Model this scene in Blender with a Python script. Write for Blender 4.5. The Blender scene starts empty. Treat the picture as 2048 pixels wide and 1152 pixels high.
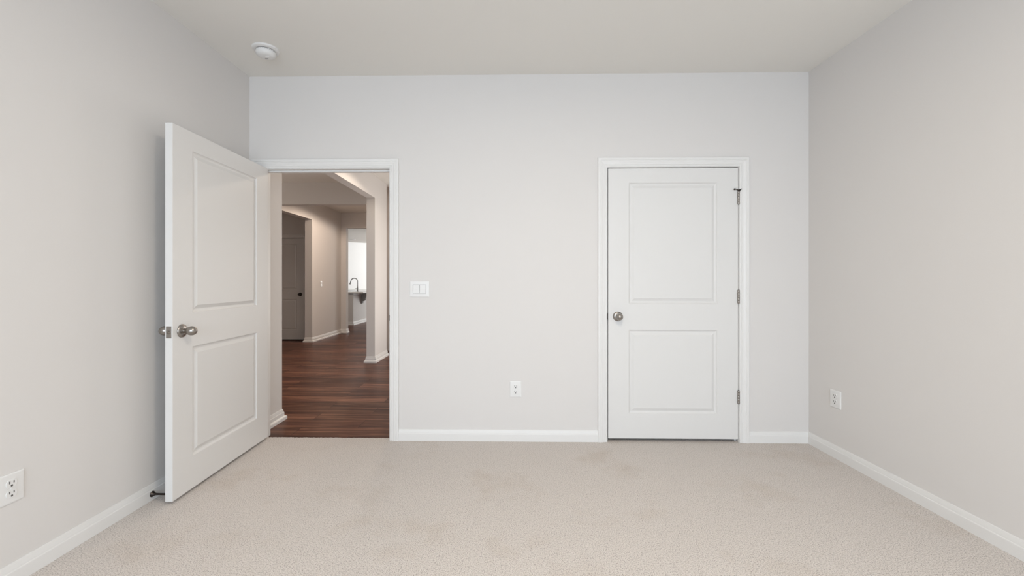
import bpy, bmesh, math, random
from mathutils import Vector, Matrix

S = bpy.context.scene
COL = S.collection
# ------------------------------------------------------------------ camera
F_PX, W_PX, H_PX = 860.0, 2048.0, 1152.0
HORIZON, VP_X = 560.0, 1020.0
CAM_Z = 1.205
TAN = F_PX / 48000.0
YAW = math.atan(TAN)                       # camera turned slightly to the left
PPX = VP_X - F_PX * TAN
cd = bpy.data.cameras.new('camera')
cd.sensor_fit = 'HORIZONTAL'
cd.sensor_width = 36.0
cd.lens = 36.0 * F_PX / W_PX
cd.shift_x = (W_PX / 2 - PPX) / W_PX
cd.shift_y = -(H_PX / 2 - HORIZON) / W_PX
cd.clip_start = 0.05
cam = bpy.data.objects.new('camera', cd)
cam.location = (0, 0, CAM_Z)
cam.rotation_euler = (math.pi / 2, 0, YAW)
COL.objects.link(cam)
S.camera = cam

# ------------------------------------------------------------------ world, exposure
wd = bpy.data.worlds.new('world')
wd.use_nodes = True
S.world = wd
bg = wd.node_tree.nodes['Background']
bg.inputs[0].default_value = (0.75, 0.87, 1.0, 1)
bg.inputs[1].default_value = 0.0
S.view_settings.view_transform = 'Standard'
S.view_settings.look = 'None'
S.view_settings.exposure = 0.0
S.view_settings.gamma = 1.0
S.view_settings.use_curve_mapping = False
S.cycles.use_denoising = True
S.cycles.max_bounces = 14
S.cycles.diffuse_bounces = 10
S.cycles.glossy_bounces = 4
S.cycles.sample_clamp_indirect = 6.0

def lamp(name, kind, loc, energy, color, rot=(0, 0, 0), **kw):
    l = bpy.data.lights.new(name, kind)
    l.energy = energy
    l.color = color
    for k, v in kw.items():
        setattr(l, k, v)
    o = bpy.data.objects.new(name, l)
    o.location = loc
    o.rotation_euler = rot
    COL.objects.link(o)
    return o

R = math.radians
# daylight entering by the window in the wall behind the camera (downward sky light, and a weaker upward ground bounce)
lamp('window_daylight', 'AREA', (0.1, -3.10, 1.55), 151, (0.77, 0.922, 1.09), (R(58), 0, 0), shape='RECTANGLE', size=3.4, size_y=1.5)
lamp('window_ground_light', 'AREA', (0.1, -3.08, 1.45), 18, (1, 0.96, 0.88), (R(115), 0, 0), shape='RECTANGLE', size=3.4, size_y=1.3)
# the bedroom's ceiling lamp, out of frame
lamp('bedroom_ceiling_lamp', 'AREA', (0.3, 0.85, 2.66), 34, (1, 0.885, 0.73), (0, 0, 0), shape='DISK', size=0.4)
# hall down-lights
lamp('hall_downlight', 'SPOT', (-1.15, 5.15, 2.72), 44, (1, 0.84, 0.68), (0, 0, 0), spot_size=R(161), spot_blend=0.2, shadow_soft_size=0.06)
lamp('passage_downlight', 'SPOT', (-2.50, 7.9, 2.72), 140, (1, 0.8, 0.64), (0, 0, 0), spot_size=R(168), spot_blend=0.2, shadow_soft_size=0.06)
# added fill lights for hall and foyer, set before windowless side walls
lamp('hall_fill', 'AREA', (0.10, 6.15, 1.15), 35, (1, 0.96, 0.92), (R(90), 0, R(90)), shape='RECTANGLE', size=1.6, size_y=1.4)
lamp('foyer_fill', 'AREA', (-6.1, 5.4, 1.4), 30, (1, 0.9, 0.8), (R(90), 0, R(-90)), shape='RECTANGLE', size=1.6, size_y=1.8)
# kitchen daylight
lamp('kitchen_daylight', 'AREA', (-1.0, 17.0, 1.8), 345, (0.96, 0.99, 1), (R(90), 0, R(90)), shape='RECTANGLE', size=4.0, size_y=2.0)

# ------------------------------------------------------------------ materials
def new_mat(name):
    m = bpy.data.materials.new(name)
    m.use_nodes = True
    nt = m.node_tree
    return m, nt, nt.nodes['Principled BSDF']

def node(nt, typ, **kw):
    n = nt.nodes.new(typ)
    for k, v in kw.items():
        if k.startswith('i_'):
            n.inputs[k[2:].replace('_', ' ')].default_value = v
        else:
            setattr(n, k, v)
    return n

def paint(name, col, rough=0.6, bump=0.0, scale=400.0, var=0.0, spec=0.3):
    m, nt, p = new_mat(name)
    p.inputs['Base Color'].default_value = (*col, 1)
    p.inputs['Roughness'].default_value = rough
    p.inputs['Specular IOR Level'].default_value = spec
    tc = node(nt, 'ShaderNodeTexCoord')
    if bump:
        n = node(nt, 'ShaderNodeTexNoise', i_Scale=scale, i_Detail=3.0)
        nt.links.new(tc.outputs['Object'], n.inputs['Vector'])
        b = node(nt, 'ShaderNodeBump', i_Strength=bump, i_Distance=0.001)
        nt.links.new(n.outputs['Fac'], b.inputs['Height'])
        nt.links.new(b.outputs['Normal'], p.inputs['Normal'])
    if var:
        n2 = node(nt, 'ShaderNodeTexNoise', i_Scale=1.3, i_Detail=2.0)
        nt.links.new(tc.outputs['Object'], n2.inputs['Vector'])
        mx = node(nt, 'ShaderNodeMix', data_type='RGBA')
        mx.inputs['A'].default_value = (*[q * (1 - var) for q in col], 1)
        mx.inputs['B'].default_value = (*[min(1, q * (1 + var)) for q in col], 1)
        nt.links.new(n2.outputs['Fac'], mx.inputs['Factor'])
        nt.links.new(mx.outputs['Result'], p.inputs['Base Color'])
    return m

def metal(name, col, rough):
    m, nt, p = new_mat(name)
    p.inputs['Base Color'].default_value = (*col, 1)
    p.inputs['Metallic'].default_value = 1.0
    p.inputs['Roughness'].default_value = rough
    tc = node(nt, 'ShaderNodeTexCoord')
    n = node(nt, 'ShaderNodeTexNoise', i_Scale=900.0, i_Detail=2.0)
    nt.links.new(tc.outputs['Object'], n.inputs['Vector'])
    b = node(nt, 'ShaderNodeBump', i_Strength=0.05, i_Distance=0.0003)
    nt.links.new(n.outputs['Fac'], b.inputs['Height'])
    nt.links.new(b.outputs['Normal'], p.inputs['Normal'])
    return m

M_WALL = paint('wall_paint', (0.664, 0.644, 0.627), 0.75, 0.12, 260, 0.006, 0.2)
M_CEIL = paint('ceiling_paint', (0.76, 0.745, 0.71), 0.85, 0.15, 200, 0.006, 0.1)
M_TRIM = paint('white_trim_paint', (0.725, 0.718, 0.705), 0.4, 0.03, 120, 0.0, 0.4)
M_DOOR = paint('white_door_paint', (0.685, 0.677, 0.663), 0.45, 0.05, 350, 0.0, 0.35)
M_PLASTIC = paint('white_plastic', (0.725, 0.72, 0.71), 0.35, 0.0, 1, 0.0, 0.45)
M_DARK = paint('dark_slot', (0.03, 0.028, 0.026), 0.6)
M_SLOT = paint('outlet_slot', (0.10, 0.095, 0.09), 0.6)
M_NICKEL = metal('satin_nickel', (0.35, 0.325, 0.30), 0.34)
M_BRONZE = metal('dark_bronze', (0.06, 0.05, 0.045), 0.35)
M_STEEL = metal('brushed_steel', (0.30, 0.30, 0.30), 0.35)
M_KITCHEN = paint('bright_white_paint', (0.82, 0.82, 0.81), 0.7, 0.05, 200)
M_STONE = paint('white_countertop', (0.82, 0.81, 0.79), 0.25, 0.0, 1, 0.02)
M_CORBEL = paint('grey_painted_wood', (0.40, 0.40, 0.39), 0.6, 0.05, 200)
M_GLASSY = paint('lamp_lens', (0.35, 0.35, 0.34), 0.4)

def carpet_mat():
    m, nt, p = new_mat('beige_carpet')
    p.inputs['Roughness'].default_value = 0.95
    p.inputs['Specular IOR Level'].default_value = 0.1
    L = nt.links.new
    tc = node(nt, 'ShaderNodeTexCoord')
    n1 = node(nt, 'ShaderNodeTexNoise', i_Scale=205.0, i_Detail=3.0, i_Roughness=0.7)
    n2 = node(nt, 'ShaderNodeTexNoise', i_Scale=2.2, i_Detail=4.0, i_Roughness=0.6)
    vo = node(nt, 'ShaderNodeTexVoronoi', i_Scale=250.0)
    for n in (n1, n2, vo):
        L(tc.outputs['Object'], n.inputs['Vector'])
    r1 = node(nt, 'ShaderNodeValToRGB')
    e = r1.color_ramp.elements
    e[0].position = 0.34; e[0].color = (0.23, 0.205, 0.185, 1)
    e[1].position = 0.60; e[1].color = (0.74, 0.69, 0.65, 1)
    q = e.new(0.45); q.color = (0.60, 0.55, 0.515, 1)
    L(n1.outputs['Fac'], r1.inputs['Fac'])
    r2 = node(nt, 'ShaderNodeValToRGB')
    e = r2.color_ramp.elements
    e[0].position = 0.30; e[0].color = (0.93, 0.905, 0.875, 1)
    e[1].position = 0.46; e[1].color = (1, 1, 1, 1)
    L(n2.outputs['Fac'], r2.inputs['Fac'])
    mx = node(nt, 'ShaderNodeMix', data_type='RGBA', blend_type='MULTIPLY')
    mx.inputs['Factor'].default_value = 1.0
    L(r1.outputs['Color'], mx.inputs['A'])
    L(r2.outputs['Color'], mx.inputs['B'])
    L(mx.outputs['Result'], p.inputs['Base Color'])
    ad = node(nt, 'ShaderNodeMath', operation='SUBTRACT')
    L(n1.outputs['Fac'], ad.inputs[0])
    L(vo.outputs['Distance'], ad.inputs[1])
    b = node(nt, 'ShaderNodeBump', i_Strength=0.55, i_Distance=0.006)
    L(ad.outputs[0], b.inputs['Height'])
    L(b.outputs['Normal'], p.inputs['Normal'])
    return m
M_CARPET = carpet_mat()

def wood_mat():
    m, nt, p = new_mat('dark_wood_planks')
    L = nt.links.new
    p.inputs['Roughness'].default_value = 0.36
    p.inputs['Specular IOR Level'].default_value = 0.10
    tc = node(nt, 'ShaderNodeTexCoord')
    br = node(nt, 'ShaderNodeTexBrick', offset=0.37, i_Scale=1.0)
    br.inputs['Color1'].default_value = (0.0, 0.0, 0.0, 1)
    br.inputs['Color2'].default_value = (1.0, 1.0, 1.0, 1)
    br.inputs['Mortar'].default_value = (0.5, 0.5, 0.5, 1)
    br.inputs['Brick Width'].default_value = 1.25
    br.inputs['Row Height'].default_value = 0.185
    br.inputs['Mortar Size'].default_value = 0.0016
    br.inputs['Mortar Smooth'].default_value = 0.1
    L(tc.outputs['Object'], br.inputs['Vector'])
    mp = node(nt, 'ShaderNodeMapping')
    mp.inputs['Scale'].default_value = (1.3, 20.0, 1.0)
    L(tc.outputs['Object'], mp.inputs['Vector'])
    # shift the grain from plank to plank
    sh = node(nt, 'ShaderNodeVectorMath', operation='MULTIPLY_ADD')
    sh.inputs[1].default_value = (7.0, 3.0, 5.0)
    L(br.outputs['Color'], sh.inputs[0])
    L(mp.outputs['Vector'], sh.inputs[2])
    g = node(nt, 'ShaderNodeTexNoise', i_Scale=1.0, i_Detail=6.0, i_Roughness=0.62, i_Distortion=0.6)
    L(sh.outputs['Vector'], g.inputs['Vector'])
    ramp = node(nt, 'ShaderNodeValToRGB')
    e = ramp.color_ramp.elements
    e[0].position = 0.30; e[0].color = (0.040, 0.017, 0.012, 1)
    e[1].position = 0.72; e[1].color = (0.265, 0.128, 0.077, 1)
    q = e.new(0.50); q.color = (0.098, 0.041, 0.027, 1)
    L(g.outputs['Fac'], ramp.inputs['Fac'])
    hs = node(nt, 'ShaderNodeHueSaturation')
    mr = node(nt, 'ShaderNodeMapRange')
    mr.inputs['To Min'].default_value = 0.70
    mr.inputs['To Max'].default_value = 1.35
    L(br.outputs['Color'], mr.inputs['Value'])
    L(mr.outputs['Result'], hs.inputs['Value'])
    L(ramp.outputs['Color'], hs.inputs['Color'])
    mx = node(nt, 'ShaderNodeMix', data_type='RGBA')
    mx.inputs['B'].default_value = (0.018, 0.008, 0.006, 1)
    L(br.outputs['Fac'], mx.inputs['Factor'])
    L(hs.outputs['Color'], mx.inputs['A'])
    L(mx.outputs['Result'], p.inputs['Base Color'])
    b = node(nt, 'ShaderNodeBump', i_Strength=0.25, i_Distance=0.002)
    L(g.outputs['Fac'], b.inputs['Height'])
    L(b.outputs['Normal'], p.inputs['Normal'])
    return m
M_WOOD = wood_mat()

# ------------------------------------------------------------------ mesh helpers
class MB:
    def __init__(self):
        self.v = []; self.f = []
    def add(self, vs, fs):
        o = len(self.v)
        self.v += [tuple(q) for q in vs]
        self.f += [tuple(i + o for i in q) for q in fs]
        return self
    def box(self, x0, x1, y0, y1, z0, z1):
        return self.add([(x0, y0, z0), (x1, y0, z0), (x1, y1, z0), (x0, y1, z0),
                         (x0, y0, z1), (x1, y0, z1), (x1, y1, z1), (x0, y1, z1)],
                        [(3, 2, 1, 0), (4, 5, 6, 7), (0, 1, 5, 4), (1, 2, 6, 5), (2, 3, 7, 6), (3, 0, 4, 7)])
    def lathe(self, prof, n=32, mat=None):
        """prof: (radius, z) along local z; closed by poles where radius is 0"""
        vs, fs = [], []
        k = len(prof)
        for i in range(n):
            a = 2 * math.pi * i / n
            for r, z in prof:
                vs.append((r * math.cos(a), r * math.sin(a), z))
        for i in range(n):
            j = (i + 1) % n
            for q in range(k - 1):
                fs.append((i * k + q, j * k + q, j * k + q + 1, i * k + q + 1))
        if mat:
            vs = [tuple(mat @ Vector(p)) for p in vs]
        return self.add(vs, fs)
    def tube(self, pts, rad, n=16, caps=True):
        pts = [Vector(p) for p in pts]
        rs = rad if isinstance(rad, (list, tuple)) else [rad] * len(pts)
        vs, fs = [], []
        up = None
        for i, p in enumerate(pts):
            t = (pts[min(i + 1, len(pts) - 1)] - pts[max(i - 1, 0)]).normalized()
            if up is None:
                up = Vector((0, 0, 1)) if abs(t.z) < 0.9 else Vector((0, 1, 0))
            a = (up - t * up.dot(t)).normalized()
            up = a
            b = t.cross(a)
            for k in range(n):
                w = 2 * math.pi * k / n
                vs.append(p + (a * math.cos(w) + b * math.sin(w)) * rs[i])
        for i in range(len(pts) - 1):
            for k in range(n):
                l = (k + 1) % n
                fs.append((i * n + k, i * n + l, (i + 1) * n + l, (i + 1) * n + k))
        if caps:
            fs.append(tuple(range(n - 1, -1, -1)))
            fs.append(tuple((len(pts) - 1) * n + k for k in range(n)))
        return self.add(vs, fs)
    def prism(self, poly, axis, a0, a1):
        """poly: 2D outline; axis 'x': (y,z), 'y': (x,z), 'z': (x,y)"""
        def p(u, v, a):
            return {'x': (a, u, v), 'y': (u, a, v), 'z': (u, v, a)}[axis]
        n = len(poly)
        vs = [p(u, v, a0) for u, v in poly] + [p(u, v, a1) for u, v in poly]
        fs = [tuple(range(n - 1, -1, -1)), tuple(range(n, 2 * n))]
        fs += [(i, (i + 1) % n, (i + 1) % n + n, i + n) for i in range(n)]
        return self.add(vs, fs)
    def sweep(self, path, prof, closed=False):
        """vertical moulding: path in (x,y), profile (offset to the left of the path, z), mitred corners"""
        P = [Vector(p) for p in path]
        n = len(P); k = len(prof)
        vs, fs = [], []
        for i in range(n):
            d0 = (P[i] - P[i - 1]).normalized() if i > 0 else None
            d1 = (P[i + 1] - P[i]).normalized() if i < n - 1 else None
            if d0 is None: d0 = d1
            if d1 is None: d1 = d0
            n0 = Vector((-d0.y, d0.x)); n1 = Vector((-d1.y, d1.x))
            m = n0 + n1
            m = m / max(1e-6, m.dot(n0))
            for o, z in prof:
                q = P[i] + m * o
                vs.append((q.x, q.y, z))
        for i in range(n - 1):
            for q in range(k):
                r = (q + 1) % k
                fs.append((i * k + q, (i + 1) * k + q, (i + 1) * k + r, i * k + r))
        fs.append(tuple(range(k)))
        fs.append(tuple((n - 1) * k + q for q in range(k - 1, -1, -1)))
        return self.add(vs, fs)
    def build(self, name, mat, parent=None, bevel=0.0, smooth=False, seg=2, loc=None, rot=None, fix=True):
        me = bpy.data.meshes.new(name)
        me.from_pydata(self.v, [], self.f)
        if fix:
            bm = bmesh.new(); bm.from_mesh(me)
            bmesh.ops.remove_doubles(bm, verts=bm.verts, dist=1e-6)
            bmesh.ops.dissolve_degenerate(bm, edges=bm.edges, dist=1e-7)
            bmesh.ops.recalc_face_normals(bm, faces=bm.faces)
            bm.to_mesh(me); bm.free()
        me.materials.append(mat)
        o = bpy.data.objects.new(name, me)
        COL.objects.link(o)
        if parent:
            o.parent = parent
        if loc: o.location = loc
        if rot: o.rotation_euler = rot
        if smooth:
            for p in me.polygons: p.use_smooth = True
            try:
                me.set_sharp_from_angle(angle=R(40))
            except Exception:
                pass
        if bevel:
            b = o.modifiers.new('bevel', 'BEVEL')
            b.width = bevel; b.segments = seg; b.limit_method = 'ANGLE'; b.angle_limit = R(40)
        return o

def boxes(*bs):
    m = MB()
    for b in bs: m.box(*b)
    return m

def structure(o, label=None, cat=None):
    o['kind'] = 'structure'
    if label:
        o['label'] = label; o['category'] = cat
    return o

def thing(name, label, cat, loc, rz=0.0, group=None):
    o = bpy.data.objects.new(name, None)
    o.empty_display_size = 0.05
    COL.objects.link(o)
    o.location = loc
    o.rotation_euler = (0, 0, rz)
    o['label'] = label; o['category'] = cat
    if group: o['group'] = group
    return o

# ------------------------------------------------------------------ key dimensions
D = 3.22                 # back wall plane
XL, XR = -1.9715, 2.209  # side walls
CH = 2.743               # ceilings
YB = -3.20               # wall behind the camera
T = 0.115                # wall thickness
DW_L, DW_R, DW_T = -1.876, -0.908, 2.042     # doorway, between jambs
CL_L, CL_R, CL_T = 0.7265, 1.6945, 2.042     # closet doorway, between jambs
JT = 0.018               # jamb thickness
XH = -1.98               # hall-side face of the left hall wall
XH2 = XH - 0.125
Y1 = 3.700               # end of the near hall wall
Y2 = 6.27                # start of the far stub of the same wall
Y3 = 6.74                # dropped header across the passage
XP = -3.86               # passage left wall
YJ = 8.32                # jamb of the side opening in the passage wall
YF = 9.76                # end wall of the passage
XE = 0.15                # hall right wall

# ------------------------------------------------------------------ bedroom shell
RO = JT + 0.002          # rough opening clearance
structure(boxes(
    (XL - T, DW_L - RO, D, D + T, 0, CH), (DW_L - RO, DW_R + RO, D, D + T, DW_T + RO, CH),
    (DW_R + RO, CL_L - RO, D, D + T, 0, CH), (CL_L - RO, CL_R + RO, D, D + T, CL_T + RO, CH),
    (CL_R + RO, XR + T, D, D + T, 0, CH)).build('wall_back', M_WALL),
    'pale grey bedroom wall with an open doorway and a closed closet door', 'wall')
structure(boxes((XL - T, XL, YB - T, D, 0, CH)).build('wall_left', M_WALL), 'pale grey wall behind the open white door', 'wall')
structure(boxes((XR, XR + T, YB - T, D, 0, CH)).build('wall_right', M_WALL), 'pale grey wall on the right with one low outlet', 'wall')
structure(boxes((XL, -1.6, YB - T, YB, 0, CH), (1.8, XR, YB - T, YB, 0, CH), (-1.6, 1.8, YB - T, YB, 0, 0.8),
                (-1.6, 1.8, YB - T, YB, 2.3, CH)).build('wall_rear', M_WALL))
structure(boxes((XL - T, XR + T, YB - T, D + T, CH, CH + 0.1)).build('ceiling', M_CEIL), 'flat off-white bedroom ceiling', 'ceiling')

# carpet: a slab whose edge in the doorway is tufted
def carpet():
    rnd = random.Random(3)
    y_th = D + 0.045
    vs = [(XL, YB), (XR, YB), (XR, D), (CL_R, D), (CL_R, D + T + 0.6), (CL_L, D + T + 0.6), (CL_L, D), (DW_R, D)]
    n = 120
    for i in range(n + 1):
        x = DW_R + (DW_L - DW_R) * i / n
        vs.append((x, y_th + rnd.uniform(-0.004, 0.004)))
    vs += [(DW_L, D), (XL, D)]
    return MB().prism(vs, 'z', -0.03, 0.0)
structure(carpet().build('floor', M_CARPET, fix=True), 'beige speckled carpet of the bedroom', 'floor')

# ------------------------------------------------------------------ hall, passage, kitchen shell
structure(boxes((-6.2, XE, D + 0.038, 21.5, -0.06, -0.008)).build('floor_hall', M_WOOD), 'dark reddish brown wood plank floor beyond the doorway', 'floor')
structure(boxes((-8.5, XE + T, D + T, 21.5, CH, CH + 0.1)).build('ceiling_hall', M_CEIL), 'ceiling of the hall beyond the doorway', 'ceiling')
structure(boxes((XH2, XH, D + T, Y1, 0, CH), (XH2, XH, Y1, Y2, 2.412, CH), (XH2, XH, Y2, Y3 + 0.13, 0, CH))
          .build('wall_hall_left', M_WALL), 'hall wall with a wide cased-free opening and a pillar-like end', 'wall')
structure(boxes((-6.2, XH2, Y3, Y3 + 0.13, 2.40, CH), (-6.2, XP - 0.14, Y3, Y3 + 0.13, 0, 2.40))
          .build('wall_passage_header', M_WALL), 'dropped header wall across the passage beyond the hall', 'wall')
structure(boxes((XE, XE + T, D + T, YF, 0, CH)).build('wall_hall_right', M_WALL))
structure(boxes((-1.86, XE, 7.0, 7.1, 0, CH), (-2.2, XE, 7.3, 7.4, 0, CH)).build('wall_hall_blocker', M_WALL))  # added wall stubs, block hall light so the strip past the pillar stays dark
structure(boxes((-6.2, XH2, D + T + 0.001, D + T + 0.1, 0, CH)).build('wall_foyer_near', M_WALL))
structure(boxes((-6.3, -6.2, D + T, YF, 0, CH)).build('wall_foyer_left', M_WALL))
structure(boxes((XP - 0.14, XP, Y3 + 0.13, YJ, 2.386, CH), (XP - 0.14, XP, YJ, YF, 0, CH))
          .build('wall_passage_left', M_WALL), 'passage wall with a side opening onto a dim door and one switch', 'wall')
# wall holding the hall door
ND_R = -4.148            # right edge of that door's jamb opening
ND_L = ND_R - 0.86
YN = 8.575
structure(boxes((ND_R + RO, XP - 0.14, YN, YN + T, 0, CH), (ND_L - RO, ND_R + RO, YN, YN + T, 2.05 + RO, CH),
                (-6.2, ND_L - RO, YN, YN + T, 0, CH)).build('wall_nook', M_WALL), 'dim wall around the far hall door', 'wall')
structure(boxes((-6.2, -3.745, YF, YF + 0.13, 0, CH), (-3.745, -3.05, YF, YF + 0.13, 2.39, CH), (-3.05, XE, YF, YF + 0.13, 0, CH))
          .build('wall_passage_end', M_WALL), 'end wall of the passage with an opening onto the bright kitchen', 'wall')
# kitchen back wall runs at a slant
def kwall():
    a, b = Vector((-7.6, 16.55)), Vector((-2.0, 21.2))
    p0, p1 = Vector((-6.66, 17.48)), Vector((-6.50, 19.08))
    return a, b
structure(MB().prism([(-8.4, 15.9), (-2.4, 20.6), (-2.4, 20.8), (-8.4, 16.1)], 'z', 0, CH).build('wall_kitchen', M_KITCHEN), 'bright white far wall behind the kitchen faucet', 'wall')
structure(boxes((-0.9, -0.8, YF + 0.13, 20.9, 0, CH)).build('wall_kitchen_right', M_WALL))
structure(boxes((-8.5, -8.4, YF + 0.13, 16.2, 0, CH)).build('wall_kitchen_left', M_WALL))
KX, KY = -4.205, 11.46
structure(boxes((-6.0, KX, KY, KY + 0.12, 0, 0.853), (KX - 0.12, KX, KY + 0.12, 15.2, 0, 0.853))
          .build('wall_peninsula', M_WALL), 'low knee wall carrying the white kitchen counter', 'wall')

# closet interior
structure(boxes((0.38, 0.44, D + T, D + 0.75, 0, CH), (2.2, 2.26, D + T, D + 0.75, 0, CH), (0.38, 2.26, D + 0.75, D + 0.8, 0, CH),
                (0.38, 2.26, D + T, D + 0.8, 2.5, 2.55)).build('wall_closet', M_WALL))

# ------------------------------------------------------------------ baseboards
BB = [(0, 0), (0.0135, 0), (0.0135, 0.052), (0.0125, 0.056), (0.0100, 0.058), (0.0092, 0.064), (0.0070, 0.074), (0.0050, 0.083), (0, 0.085)]
SHOE = [(0, -0.008)] + [(0.0135 + 0.017, -0.008)] + [(0.0135 + 0.017 * math.cos(R(a)), 0.012 + 0.014 * math.sin(R(a))) for a in (0, 25, 50, 75, 90)] + BB[2:]
structure(MB().sweep([(XL, D), (XL, YB)][::-1], [(-o, z) for o, z in BB]).build('baseboard_left', M_TRIM), 'white baseboard along the left wall', 'baseboard')
structure(MB().sweep([(XR, YB), (XR, D)], BB).build('baseboard_right', M_TRIM), 'white baseboard along the right wall', 'baseboard')
CW = 0.068               # casing width
structure(MB().sweep([(CL_L - 0.005 - CW, D), (DW_R + 0.005 + CW, D)], BB).build('baseboard_back_middle', M_TRIM),
          'white baseboard between the doorway and the closet door', 'baseboard')
structure(MB().sweep([(XR, D), (CL_R + 0.005 + CW, D)], BB).build('baseboard_back_right', M_TRIM),
          'short white baseboard between the closet door and the corner', 'baseboard')
# hall ones, with shoe moulding
structure(MB().sweep([(XH, D + T + 0.075), (XH, Y1), (XH2, Y1)][::-1], SHOE).build('baseboard_hall_near', M_TRIM),
          'white baseboard just beyond the open doorway on the left', 'baseboard')
structure(MB().sweep([(XH2, Y3 + 0.13), (XH2, Y2), (XH, Y2), (XH, Y3 + 0.13), (XH2, Y3 + 0.13)][::-1], [(o, z) for o, z in SHOE]).build('baseboard_hall_pillar', M_TRIM),
          'white baseboard wrapping the foot of the hall wall end', 'baseboard')
structure(MB().sweep([(ND_R + 0.075, YN), (XP - 0.14, YN)][::-1], SHOE).build('baseboard_nook', M_TRIM))
structure(MB().sweep([(XP - 0.14, YN), (XP - 0.14, YJ), (XP, YJ), (XP, YF), (-3.745, YF), (-3.745, YF + 0.13)][::-1], SHOE).build('baseboard_passage', M_TRIM),
          'white baseboard along the passage wall with the switch', 'baseboard')
structure(MB().sweep([(-5.8, KY), (KX, KY), (KX, 15.2)][::-1], SHOE).build('baseboard_peninsula', M_TRIM),
          'white baseboard at the foot of the kitchen knee wall', 'baseboard')

# ------------------------------------------------------------------ door casings and jambs
CAS = [(0, 0), (0, 0.009), (0.004, 0.011), (0.010, 0.011), (0.0125, 0.0090), (0.0145, 0.0090), (0.017, 0.012), (0.027, 0.0130), (0.036, 0.0165), (0.042, 0.0178),
       (0.0445, 0.0158), (0.0470, 0.0158), (0.0495, 0.0185), (0.061, 0.0190), (0.066, 0.0175), (CW, 0.014), (CW, 0)]
def casing(mb, xl, xr, zt, y, s=-1):
    """mitred three-sided casing; s=-1 sits on the camera side of plane y"""
    k = len(CAS)
    vs = []
    for (px, pz, sx, sz) in ((xl, 0, -1, 0), (xl, zt, -1, 1), (xr, zt, 1, 1), (xr, 0, 1, 0)):
        for w, t in CAS:
            vs.append((px + sx * w, y + s * t, pz + sz * w))
    fs = []
    for i in range(3):
        for q in range(k):
            r = (q + 1) % k
            fs.append((i * k + q, (i + 1) * k + q, (i + 1) * k + r, i * k + r))
    fs += [tuple(range(k)), tuple(3 * k + q for q in range(k))]
    return mb.add(vs, fs)

def jamb(xl, xr, zt, y0, y1, stop_y, z0=-0.02):
    m = boxes((xl - JT, xl, y0, y1, z0, zt + JT), (xr, xr + JT, y0, y1, z0, zt + JT), (xl, xr, y0, y1, zt, zt + JT))
    s0, s1, st = stop_y, stop_y + 0.034, 0.011
    m.box(xl, xl + st, s0, s1, z0, zt - st).box(xr - st, xr, s0, s1, z0, zt - st).box(xl, xr, s0, s1, zt - st, zt)
    return m

tr1 = structure(casing(MB(), DW_L - 0.005, DW_R + 0.005, DW_T + 0.005, D).build('trim_1', M_TRIM), 'white door casing around the open doorway', 'door casing')
jamb(DW_L, DW_R, DW_T, D, D + T, D + 0.040).build('jamb', M_TRIM, tr1, bevel=0.0015)
# strike plate: a small plate on the right jamb with a lip curling round its edge
sp = MB().box(DW_R - 0.0015, DW_R + 0.0005, D + 0.004, D + 0.036, 0.892, 0.949)
sp.box(DW_R - 0.001, DW_R + 0.006, D - 0.004, D + 0.006, 0.900, 0.942)
sp.build('strike_plate', M_BRONZE, tr1, bevel=0.001)
# casing on the hall side, right
casing(MB(), DW_L - 0.005, DW_R + 0.005, DW_T + 0.005, D + T, 1).build('hall_side_casing', M_TRIM, tr1)

tr2 = structure(casing(MB(), CL_L - 0.005, CL_R + 0.005, CL_T + 0.005, D).build('trim_2', M_TRIM), 'white door casing around the closed closet door', 'door casing')
jamb(CL_L, CL_R, CL_T, D, D + T, D + 0.040).build('jamb', M_TRIM, tr2, bevel=0.0015)
sp = MB().box(CL_L - 0.0005, CL_L + 0.0012, D + 0.002, D + 0.036, 0.903, 0.962)
sp.box(CL_L - 0.006, CL_L + 0.0012, D - 0.004, D + 0.004, 0.910, 0.955)
sp.build('strike_plate', M_BRONZE, tr2, bevel=0.001)

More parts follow.
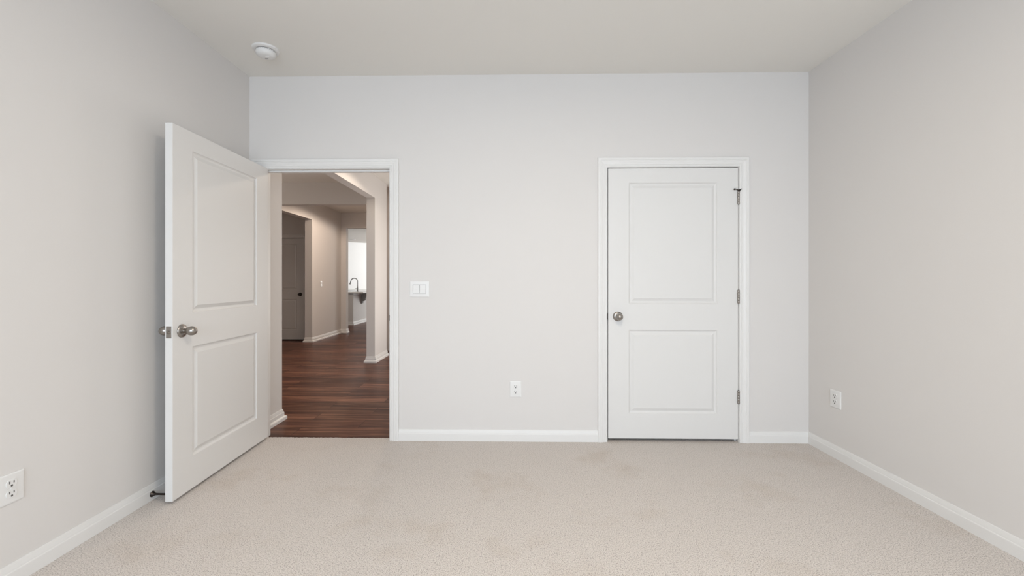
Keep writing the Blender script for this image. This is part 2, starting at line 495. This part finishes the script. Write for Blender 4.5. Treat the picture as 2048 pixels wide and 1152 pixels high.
# ------------------------------------------------------------------ two-panel moulded doors
def panel_door(W, H, th, panels):
    """slab with origin at the lower hinge-side corner; x 0..W, y 0..th, z 0..H; panels are (x0,x1,z0,z1) on both faces"""
    m = MB()
    xs = sorted({0, W} | {p[0] for p in panels} | {p[1] for p in panels})
    zs = sorted({0, H} | {p[2] for p in panels} | {p[3] for p in panels})
    def in_panel(x, z):
        return any(p[0] < x < p[1] and p[2] < z < p[3] for p in panels)
    rings = [(0.0, 0.0), (0.003, 0.005), (0.009, 0.0095), (0.017, 0.0110), (0.020, 0.0105), (0.036, 0.0030), (0.039, 0.0012)]
    for y, sg in ((0.0, 1), (th, -1)):
        for i in range(len(xs) - 1):
            for j in range(len(zs) - 1):
                if in_panel((xs[i] + xs[i + 1]) / 2, (zs[j] + zs[j + 1]) / 2):
                    continue
                m.add([(xs[i], y, zs[j]), (xs[i + 1], y, zs[j]), (xs[i + 1], y, zs[j + 1]), (xs[i], y, zs[j + 1])], [(0, 1, 2, 3)])
        for (a, b, c, d) in panels:
            vs, fs = [], []
            for off, dep in rings:
                yy = y + sg * dep
                vs += [(a + off, yy, c + off), (b - off, yy, c + off), (b - off, yy, d - off), (a + off, yy, d - off)]
            for q in range(len(rings) - 1):
                for e in range(4):
                    g = (e + 1) % 4
                    fs.append((q * 4 + e, q * 4 + g, q * 4 + 4 + g, q * 4 + 4 + e))
            e = (len(rings) - 1) * 4
            fs.append((e, e + 1, e + 2, e + 3))
            m.add(vs, fs)
    for i in range(len(xs) - 1):
        for z in (0, H):
            m.add([(xs[i], 0, z), (xs[i + 1], 0, z), (xs[i + 1], th, z), (xs[i], th, z)], [(0, 1, 2, 3)])
    for j in range(len(zs) - 1):
        for x in (0, W):
            m.add([(x, 0, zs[j]), (x, th, zs[j]), (x, th, zs[j + 1]), (x, 0, zs[j + 1])], [(0, 1, 2, 3)])
    return m

ROSE = [(0, 0), (0.037, 0), (0.037, 0.003), (0.0345, 0.0075), (0.029, 0.0105), (0.021, 0.0125), (0.0165, 0.0135), (0, 0.0135)]
KNOB = [(0.0, 0.012), (0.0125, 0.012), (0.0120, 0.020), (0.0125, 0.026), (0.0155, 0.030), (0.0205, 0.036), (0.0240, 0.043), (0.0258, 0.051),
        (0.0252, 0.059), (0.0225, 0.067), (0.0175, 0.074), (0.0105, 0.079), (0.0045, 0.0805), (0, 0.081)]
def knob_set(door, x, y, z, sgn, mat):
    """knob and rosette on the face whose outward normal is sgn*y in the door's own frame"""
    rot = Matrix.Translation((x, y, z)) @ Matrix.Rotation(R(90) * (1 if sgn < 0 else -1), 4, 'X')
    k = MB().lathe(KNOB, 40, rot).build('knob', mat, door, smooth=True)
    MB().lathe(ROSE, 40, rot).build('rosette', mat, k, smooth=True)
    return k

def hinge(door, x, y, z, mat, up=None):
    """knuckle of five rings on the pull side, plus the pin heads"""
    m = MB()
    hh = 0.098
    for i in range(5):
        a = z - hh / 2 + hh * i / 5
        m.lathe([(0, a + 0.0006), (0.0082, a + 0.0006), (0.0090, a + 0.002), (0.0090, a + hh / 5 - 0.002), (0.0082, a + hh / 5 - 0.0006), (0, a + hh / 5 - 0.0006)], 16,
                Matrix.Translation((x, y, 0)))
    m.lathe([(0, z - hh / 2 - 0.004), (0.004, z - hh / 2 - 0.003), (0.005, z - hh / 2), (0.005, z + hh / 2), (0.006, z + hh / 2 + 0.003), (0, z + hh / 2 + 0.005)], 16,
            Matrix.Translation((x, y, 0)))
    # leaves folded into the gap
    m.box(x - 0.0012, x - 0.0002, y + 0.002, y + 0.030, z - hh / 2, z + hh / 2)
    return m.build('hinge', mat, door, smooth=True)

def std_panels(W, H):
    sl = 0.153
    return [(sl, W - sl, 0.186, 0.808), (sl, W - sl, 1.004, H - 0.107)]

# door_1: open into the room. Own frame: x from hinge to free edge, y = 0 is the pull face (towards the left wall)
TH = 0.040
W1, H1 = 0.962, 2.031
d1 = structure(panel_door(W1, H1, TH, std_panels(W1, H1)).build('door_1', M_DOOR, bevel=0.0015), 'white two-panel door standing open beside the left wall', 'door')
ang = math.atan2(-(3.2376 - 2.2704), (-1.8068 + 1.8362))      # direction hinge -> free edge of the visible face
d1.rotation_euler = (0, 0, ang)
# visible face is y = TH in the door frame
nx, ny = -math.sin(ang), math.cos(ang)
d1.location = (-1.8068 - math.cos(ang) * W1 - nx * TH, 2.2704 - math.sin(ang) * W1 - ny * TH, 0.017)
kz = 0.908
knob_set(d1, W1 - 0.068, TH, kz, 1, M_NICKEL)
knob_set(d1, W1 - 0.068, 0.0, kz, -1, M_NICKEL)
lp = MB().box(W1 - 0.002, W1 + 0.0012, TH / 2 - 0.0145, TH / 2 + 0.0145, kz - 0.032, kz + 0.032)
lpo = lp.build('latch_plate', M_NICKEL, d1, bevel=0.004, seg=3)
lb = MB().lathe([(0, -0.002), (0.0095, -0.002), (0.0095, 0.004), (0.0075, 0.008), (0.004, 0.0105), (0, 0.011)], 24,
                Matrix.Translation((W1, TH / 2, kz)) @ Matrix.Rotation(R(90), 4, 'Y'))
lb.v = [(x if y < TH / 2 + 0.003 else min(x, W1 + 0.004), y, z) for x, y, z in lb.v]
lb.build('latch_bolt', M_NICKEL, lpo)
for i in (0.23, 1.03, 1.80):
    hinge(d1, -0.004, -0.004, i, M_NICKEL)

# door_2: closed closet door, hinged on the right, pull face towards the room
W2, H2 = 0.9590, 2.012
d2 = structure(panel_door(W2, H2, TH - 0.004, std_panels(W2, H2)).build('door_2', M_DOOR, bevel=0.0015), 'white two-panel closet door, closed', 'door')
d2.location = (0.7325, D + 0.001, 0.024)
knob_set(d2, 0.071, 0.0, 0.910, -1, M_NICKEL)
hs = []
for z in (0.337 - 0.024, 1.081 - 0.024, 1.815 - 0.024):
    hs.append(hinge(d2, W2 + 0.0015, -0.0055, z, M_NICKEL))
# hinge-pin door stop on the top hinge: a collar plate over the pin with two bumper arms
hz = 1.815 - 0.024 + 0.052
hx, hy = W2 + 0.0015, -0.0055
st = MB().lathe([(0.004, hz), (0.009, hz), (0.0095, hz + 0.004), (0.009, hz + 0.008), (0.004, hz + 0.008)], 20, Matrix.Translation((hx, hy, 0)))
st.prism([(hx - 0.006, hz - 0.008), (hx + 0.006, hz - 0.008), (hx + 0.010, hz + 0.006), (hx - 0.010, hz + 0.006)], 'y', hy - 0.010, hy - 0.007)
st.tube([(hx - 0.004, hy - 0.008, hz + 0.002), (hx - 0.020, hy - 0.012, hz + 0.007), (hx - 0.030, hy - 0.008, hz + 0.009)], [0.0035, 0.0035, 0.0035], 10)
st.tube([(hx + 0.003, hy - 0.008, hz + 0.002), (hx + 0.013, hy - 0.010, hz + 0.008), (hx + 0.017, hy - 0.008, hz + 0.010)], [0.0035, 0.0035, 0.0035], 10)
st.lathe([(0, 0), (0.006, 0), (0.0065, 0.006), (0, 0.007)], 14, Matrix.Translation((hx - 0.032, hy - 0.010, hz + 0.009)) @ Matrix.Rotation(R(-90), 4, 'X'))
st.build('hinge_pin_stop', M_BRONZE, hs[-1], smooth=True)

# door_3: dim door at the end of the side nook
W3, H3 = 0.853, 2.030
d3 = structure(panel_door(W3, H3, 0.036, [(0.14, W3 - 0.14, 0.186, 0.808), (0.14, W3 - 0.14, 1.004, H3 - 0.107)]).build('door_3', M_DOOR), 'dim two-panel door with a dark knob far down the hall', 'door')
d3.location = (ND_L + 0.003, YN + 0.012, 0.010)
knob_set(d3, W3 - 0.070, 0.0, 0.905, -1, M_BRONZE)
tr3 = structure(casing(MB(), ND_L - 0.005, ND_R + 0.005, 2.055, YN).build('trim_3', M_TRIM), 'casing around the dim far hall door', 'door casing')
jamb(ND_L, ND_R, 2.05, YN, YN + T, YN + 0.050).build('jamb', M_TRIM, tr3)

# ------------------------------------------------------------------ outlets and switches; own frame: face looks along -y, centre at origin
def rounded(w, h, r, n=6):
    pts = []
    for cx, cz, a0 in ((w - r, h - r, 0), (-w + r, h - r, 90), (-w + r, -h + r, 180), (w - r, -h + r, 270)):
        for i in range(n + 1):
            a = R(a0 + 90 * i / n)
            pts.append((cx + r * math.cos(a), cz + r * math.sin(a)))
    return pts

def plate(w, h, parent):
    m = MB()
    loops = [(0, 0.0), (0, -0.0035), (0.003, -0.0055), (0.007, -0.0062)]
    vs, fs = [], []
    for ins, y in loops:
        vs += [(x, y, z) for x, z in rounded(w / 2 - ins, h / 2 - ins, 0.004)]
    n = len(vs) // len(loops)
    for q in range(len(loops) - 1):
        for i in range(n):
            j = (i + 1) % n
            fs.append((q * n + i, q * n + j, q * n + n + j, q * n + n + i))
    fs.append(tuple(range(n)))
    fs.append(tuple((len(loops) - 1) * n + i for i in range(n)))
    return m.add(vs, fs).build('cover_plate', M_PLASTIC, parent, smooth=True)

def outlet(label, loc, rz, w=0.086, h=0.120):
    t = thing('wall_outlet', label, 'outlet', loc, rz, 'wall outlets low in the bedroom')
    plate(w, h, t)
    for cz in (0.0200, -0.0200):
        poly = []
        rr, cut = 0.0195, 0.0150
        a0 = math.degrees(math.asin(cut / rr))
        for k in range(13):
            a = R(-a0 + 2 * a0 * k / 12); poly.append((rr * math.cos(a), rr * math.sin(a) + cz))
        for k in range(13):
            a = R(180 - a0 + 2 * a0 * k / 12); poly.append((rr * math.cos(a), rr * math.sin(a) + cz))
        r = MB().prism(poly, 'y', -0.0085, -0.005).build('receptacle', M_PLASTIC, t, bevel=0.0008)
        sl = MB().box(-0.0092, -0.0058, -0.0092, -0.0075, cz + 0.0005, cz + 0.0105).box(0.0058, 0.0090, -0.0092, -0.0075, cz + 0.0010, cz + 0.0098)
        sl.lathe([(0, -0.0092), (0.0040, -0.0092), (0.0040, -0.0075), (0, -0.0075)], 14, Matrix.Translation((0, 0, cz - 0.0075)) @ Matrix.Rotation(R(-90), 4, 'X'))
        sl.build('slots', M_SLOT, r)
    MB().lathe([(0, 0.0062), (0.0035, 0.0062), (0.0030, 0.0078), (0, 0.0082)], 16, Matrix.Rotation(R(90), 4, 'X')).build('screw', M_PLASTIC, t, smooth=True)
    return t

outlet('white duplex outlet low on the back wall between the two doorways', (0.042, D, 0.389), 0)
outlet('white duplex outlet low on the right wall near the corner', (XR, 2.956, 0.397), R(-90), 0.096, 0.119)
outlet('white duplex outlet low on the left wall at the photo edge', (XL, 1.660, 0.383), R(90), 0.096, 0.119)

def switch(label, loc, rz, w, h, gang, on):
    t = thing('light_switch', label, 'light switch', loc, rz)
    plate(w, h, t)
    rw, rh = 0.046, 0.064
    for g in range(gang):
        cx = (g - (gang - 1) / 2) * 0.050
        s = 1 if on[g] else -1
        # a rocker whose upper or lower half stands proud
        poly = [(-0.0055, -rh / 2), (-0.0094 + 0.0024 * s, -rh / 2), (-0.0075, 0.0), (-0.0094 - 0.0024 * s, rh / 2), (-0.0055, rh / 2)]
        MB().prism(poly, 'x', cx - rw / 2, cx + rw / 2).build('rocker', M_PLASTIC, t, bevel=0.0008)
    gp = MB()
    for g in range(gang):
        cx = (g - (gang - 1) / 2) * 0.050
        gp.box(cx - rw / 2 - 0.0012, cx + rw / 2 + 0.0012, -0.0064, -0.0058, -rh / 2 - 0.0012, rh / 2 + 0.0012)
    gp.build('rocker_gap', M_SLOT, t)
    fr = MB()
    a, b = gang * 0.025 + 0.0005, rh / 2 + 0.0015
    fr.box(-a, a, -0.0066, -0.0060, -b - 0.0012, -b).box(-a, a, -0.0066, -0.0060, b, b + 0.0012)
    fr.box(-a - 0.0012, -a, -0.0066, -0.0060, -b, b).box(a, a + 0.0012, -0.0066, -0.0060, -b, b)
    fr.build('rocker_frame', M_PLASTIC, t)
    return t

switch('white double rocker switch on the back wall right of the open doorway', (-0.679, D, 1.137), 0, 0.147, 0.120, 2, (False, False))
switch('small white single switch on the passage wall seen through the doorway', (XP, 8.72, 1.125), R(90), 0.085, 0.125, 1, (True,))

# ------------------------------------------------------------------ smoke detector
sd = thing('smoke_detector', 'round white smoke detector on the bedroom ceiling near the left corner', 'smoke detector', (-1.626, 2.835, CH))
flip = Matrix.Scale(-1, 4, (0, 0, 1))
MB().lathe([(0, 0), (0.092, 0), (0.0925, 0.004), (0.090, 0.010), (0.083, 0.0135), (0.072, 0.015), (0, 0.015)], 64, flip).build('base', M_PLASTIC, sd, smooth=True)
MB().lathe([(0, 0.015), (0.064, 0.015), (0.064, 0.019), (0, 0.019)], 64, flip).build('shadow_gap', M_DARK, sd, smooth=True)
body = MB().lathe([(0, 0.018), (0.066, 0.018), (0.0685, 0.021), (0.0685, 0.030), (0.066, 0.040), (0.058, 0.049), (0.046, 0.055), (0.030, 0.058), (0, 0.059)], 64, flip).build('body', M_PLASTIC, sd, smooth=True)
vm = MB()
for k in range(28):
    a = 2 * math.pi * k / 28
    b = MB().box(-0.0045, 0.0045, -0.0008, 0.0008, -0.0012, 0.0012)
    mt = Matrix.Rotation(a, 4, 'Z') @ Matrix.Translation((0, -0.0688, -0.0255))
    vm.add([tuple(mt @ Vector(p)) for p in b.v], b.f)
vm.build('vents', M_CORBEL, body)
bt = MB().lathe([(0, 0.056), (0.016, 0.056), (0.0165, 0.0600), (0.014, 0.0620), (0, 0.0625)], 32, Matrix.Translation((0.016, -0.006, 0)) @ flip).build('test_button', M_PLASTIC, body, smooth=True)
MB().box(-0.018, 0.006, 0.018, 0.025, -0.0600, -0.0540).build('sensor_slot', M_DARK, body, bevel=0.002)

sd.scale = (0.90, 0.90, 0.95)
# ------------------------------------------------------------------ rigid door stop on the left baseboard
ds = thing('door_stop', 'dark metal door stop on the left baseboard behind the open door', 'door stop', (XL + 0.0135, 2.318, 0.034))
rx = Matrix.Rotation(R(90), 4, 'Y')
MB().lathe([(0, 0), (0.0155, 0), (0.0160, 0.003), (0.0130, 0.007), (0.0085, 0.013), (0.0062, 0.022), (0.0055, 0.035), (0.0052, 0.085), (0, 0.085)], 28, rx).build('stem', M_BRONZE, ds, smooth=True)
MB().lathe([(0, 0.084), (0.0085, 0.084), (0.0092, 0.088), (0.0090, 0.098), (0.006, 0.1005), (0, 0.101)], 28, rx).build('rubber_tip', M_PLASTIC, ds, smooth=True)

# ------------------------------------------------------------------ kitchen seen through the hall
ct = MB()
cz0, cz1 = 0.855, 0.886
cx0, cx1, cy0, cy1 = -5.95, -3.90, 11.36, 15.2
sx0, sx1, sy0, sy1 = -4.98, -4.52, 11.75, 12.55
ct.box(cx0, cx1, cy0, sy0, cz0, cz1).box(cx0, sx0, sy0, sy1, cz0, cz1).box(sx1, cx1, sy0, sy1, cz0, cz1).box(cx0, cx1, sy1, cy1, cz0, cz1)
co = ct.build('countertop', M_STONE)
co['label'] = 'white kitchen counter slab with a wide overhang on the knee wall'; co['category'] = 'countertop'
sk = MB()
sk.box(sx0 - 0.012, sx1 + 0.012, sy0 - 0.012, sy0, cz1, cz1 + 0.008).box(sx0 - 0.012, sx1 + 0.012, sy1, sy1 + 0.012, cz1, cz1 + 0.008)
sk.box(sx0 - 0.012, sx0, sy0, sy1, cz1, cz1 + 0.008).box(sx1, sx1 + 0.012, sy0, sy1, cz1, cz1 + 0.008)
so = thing('kitchen_sink', 'steel sink set in the white kitchen counter, only its rim in view', 'sink', ((sx0 + sx1) / 2, (sy0 + sy1) / 2, cz1))
sk.v = [(x - so.location.x, y - so.location.y, z - so.location.z) for x, y, z in sk.v]
sk.build('rim', M_STEEL, so)
hw, hl = (sx1 - sx0) / 2, (sy1 - sy0) / 2
bw = boxes((-hw, -hw + 0.003, -hl, hl, -0.2, 0.002), (hw - 0.003, hw, -hl, hl, -0.2, 0.002), (-hw, hw, -hl, -hl + 0.003, -0.2, 0.002), (-hw, hw, hl - 0.003, hl, -0.2, 0.002), (-hw, hw, -hl, hl, -0.203, -0.2))
bw.build('basin', M_STEEL, so)

fa = thing('faucet', 'tall dark gooseneck kitchen faucet on the white counter', 'faucet', (-4.355, 12.22, cz1))
MB().lathe([(0, 0), (0.030, 0), (0.031, 0.004), (0.026, 0.010), (0.024, 0.05), (0.021, 0.085), (0.017, 0.12), (0.0135, 0.16), (0, 0.16)], 28).build('body', M_STEEL, fa, smooth=True)
pts = [(0, 0, 0.155), (0, 0, 0.27)]
rr = 0.098
for k in range(1, 17):
    a = math.pi * k / 16 * 0.95
    pts.append((-rr + rr * math.cos(a), 0, 0.275 + rr * math.sin(a)))
pts.append((pts[-1][0] - 0.010, 0, pts[-1][2] - 0.035))
spo = MB().tube(pts, 0.0125, 16).build('spout', M_STEEL, fa, smooth=True)
e = pts[-1]
MB().tube([e, (e[0] - 0.006, 0, e[2] - 0.02), (e[0] - 0.016, 0, e[2] - 0.062)], [0.0135, 0.016, 0.021], 16).build('spray_head', M_STEEL, spo, smooth=True)
MB().tube([(-0.015, 0, 0.068), (-0.045, 0, 0.072), (-0.062, 0, 0.076)], [0.011, 0.009, 0.010], 12).build('handle', M_STEEL, fa, smooth=True)

# corbel under the counter overhang (profile in x,z, thickness along y)
cb = []
zt = cz0
prof = [(0, zt), (0.245, zt), (0.245, zt - 0.035), (0.238, zt - 0.060), (0.215, zt - 0.085), (0.180, zt - 0.105), (0.150, zt - 0.125), (0.130, zt - 0.155),
        (0.118, zt - 0.190), (0.100, zt - 0.225), (0.070, zt - 0.245), (0.045, zt - 0.250), (0.045, zt - 0.310), (0, zt - 0.310)]
yk = 12.08
co2 = MB().prism([(KX + x, z) for x, z in prof], 'y', yk, yk + 0.09).build('corbel', M_CORBEL, bevel=0.003)
co2['label'] = 'grey scrolled bracket under the kitchen counter overhang'; co2['category'] = 'bracket'
MB().box(KX + 0.03, KX + 0.125, yk - 0.006, yk, zt - 0.22, zt - 0.03).build('carved_panel', M_CORBEL, co2, bevel=0.003)
ap = MB().box(-5.9, KX + 0.012, KY - 0.012, KY, 0.80, 0.853).box(KX, KX + 0.012, KY, 15.1, 0.80, 0.853)
structure(ap.build('trim_4', M_TRIM), 'narrow white trim board under the kitchen counter', 'trim')

cl = thing('recessed_light', 'small round recessed light in the kitchen ceiling, unlit', 'ceiling light', (-5.98, 16.25, CH))
MB().lathe([(0.075, 0), (0.115, 0), (0.112, 0.008), (0.078, 0.012), (0.075, 0)], 40, flip).build('trim_ring', M_PLASTIC, cl, smooth=True)
MB().lathe([(0, 0.001), (0.076, 0.001), (0.076, 0.006), (0, 0.008)], 40, flip).build('lens', M_GLASSY, cl, smooth=True)
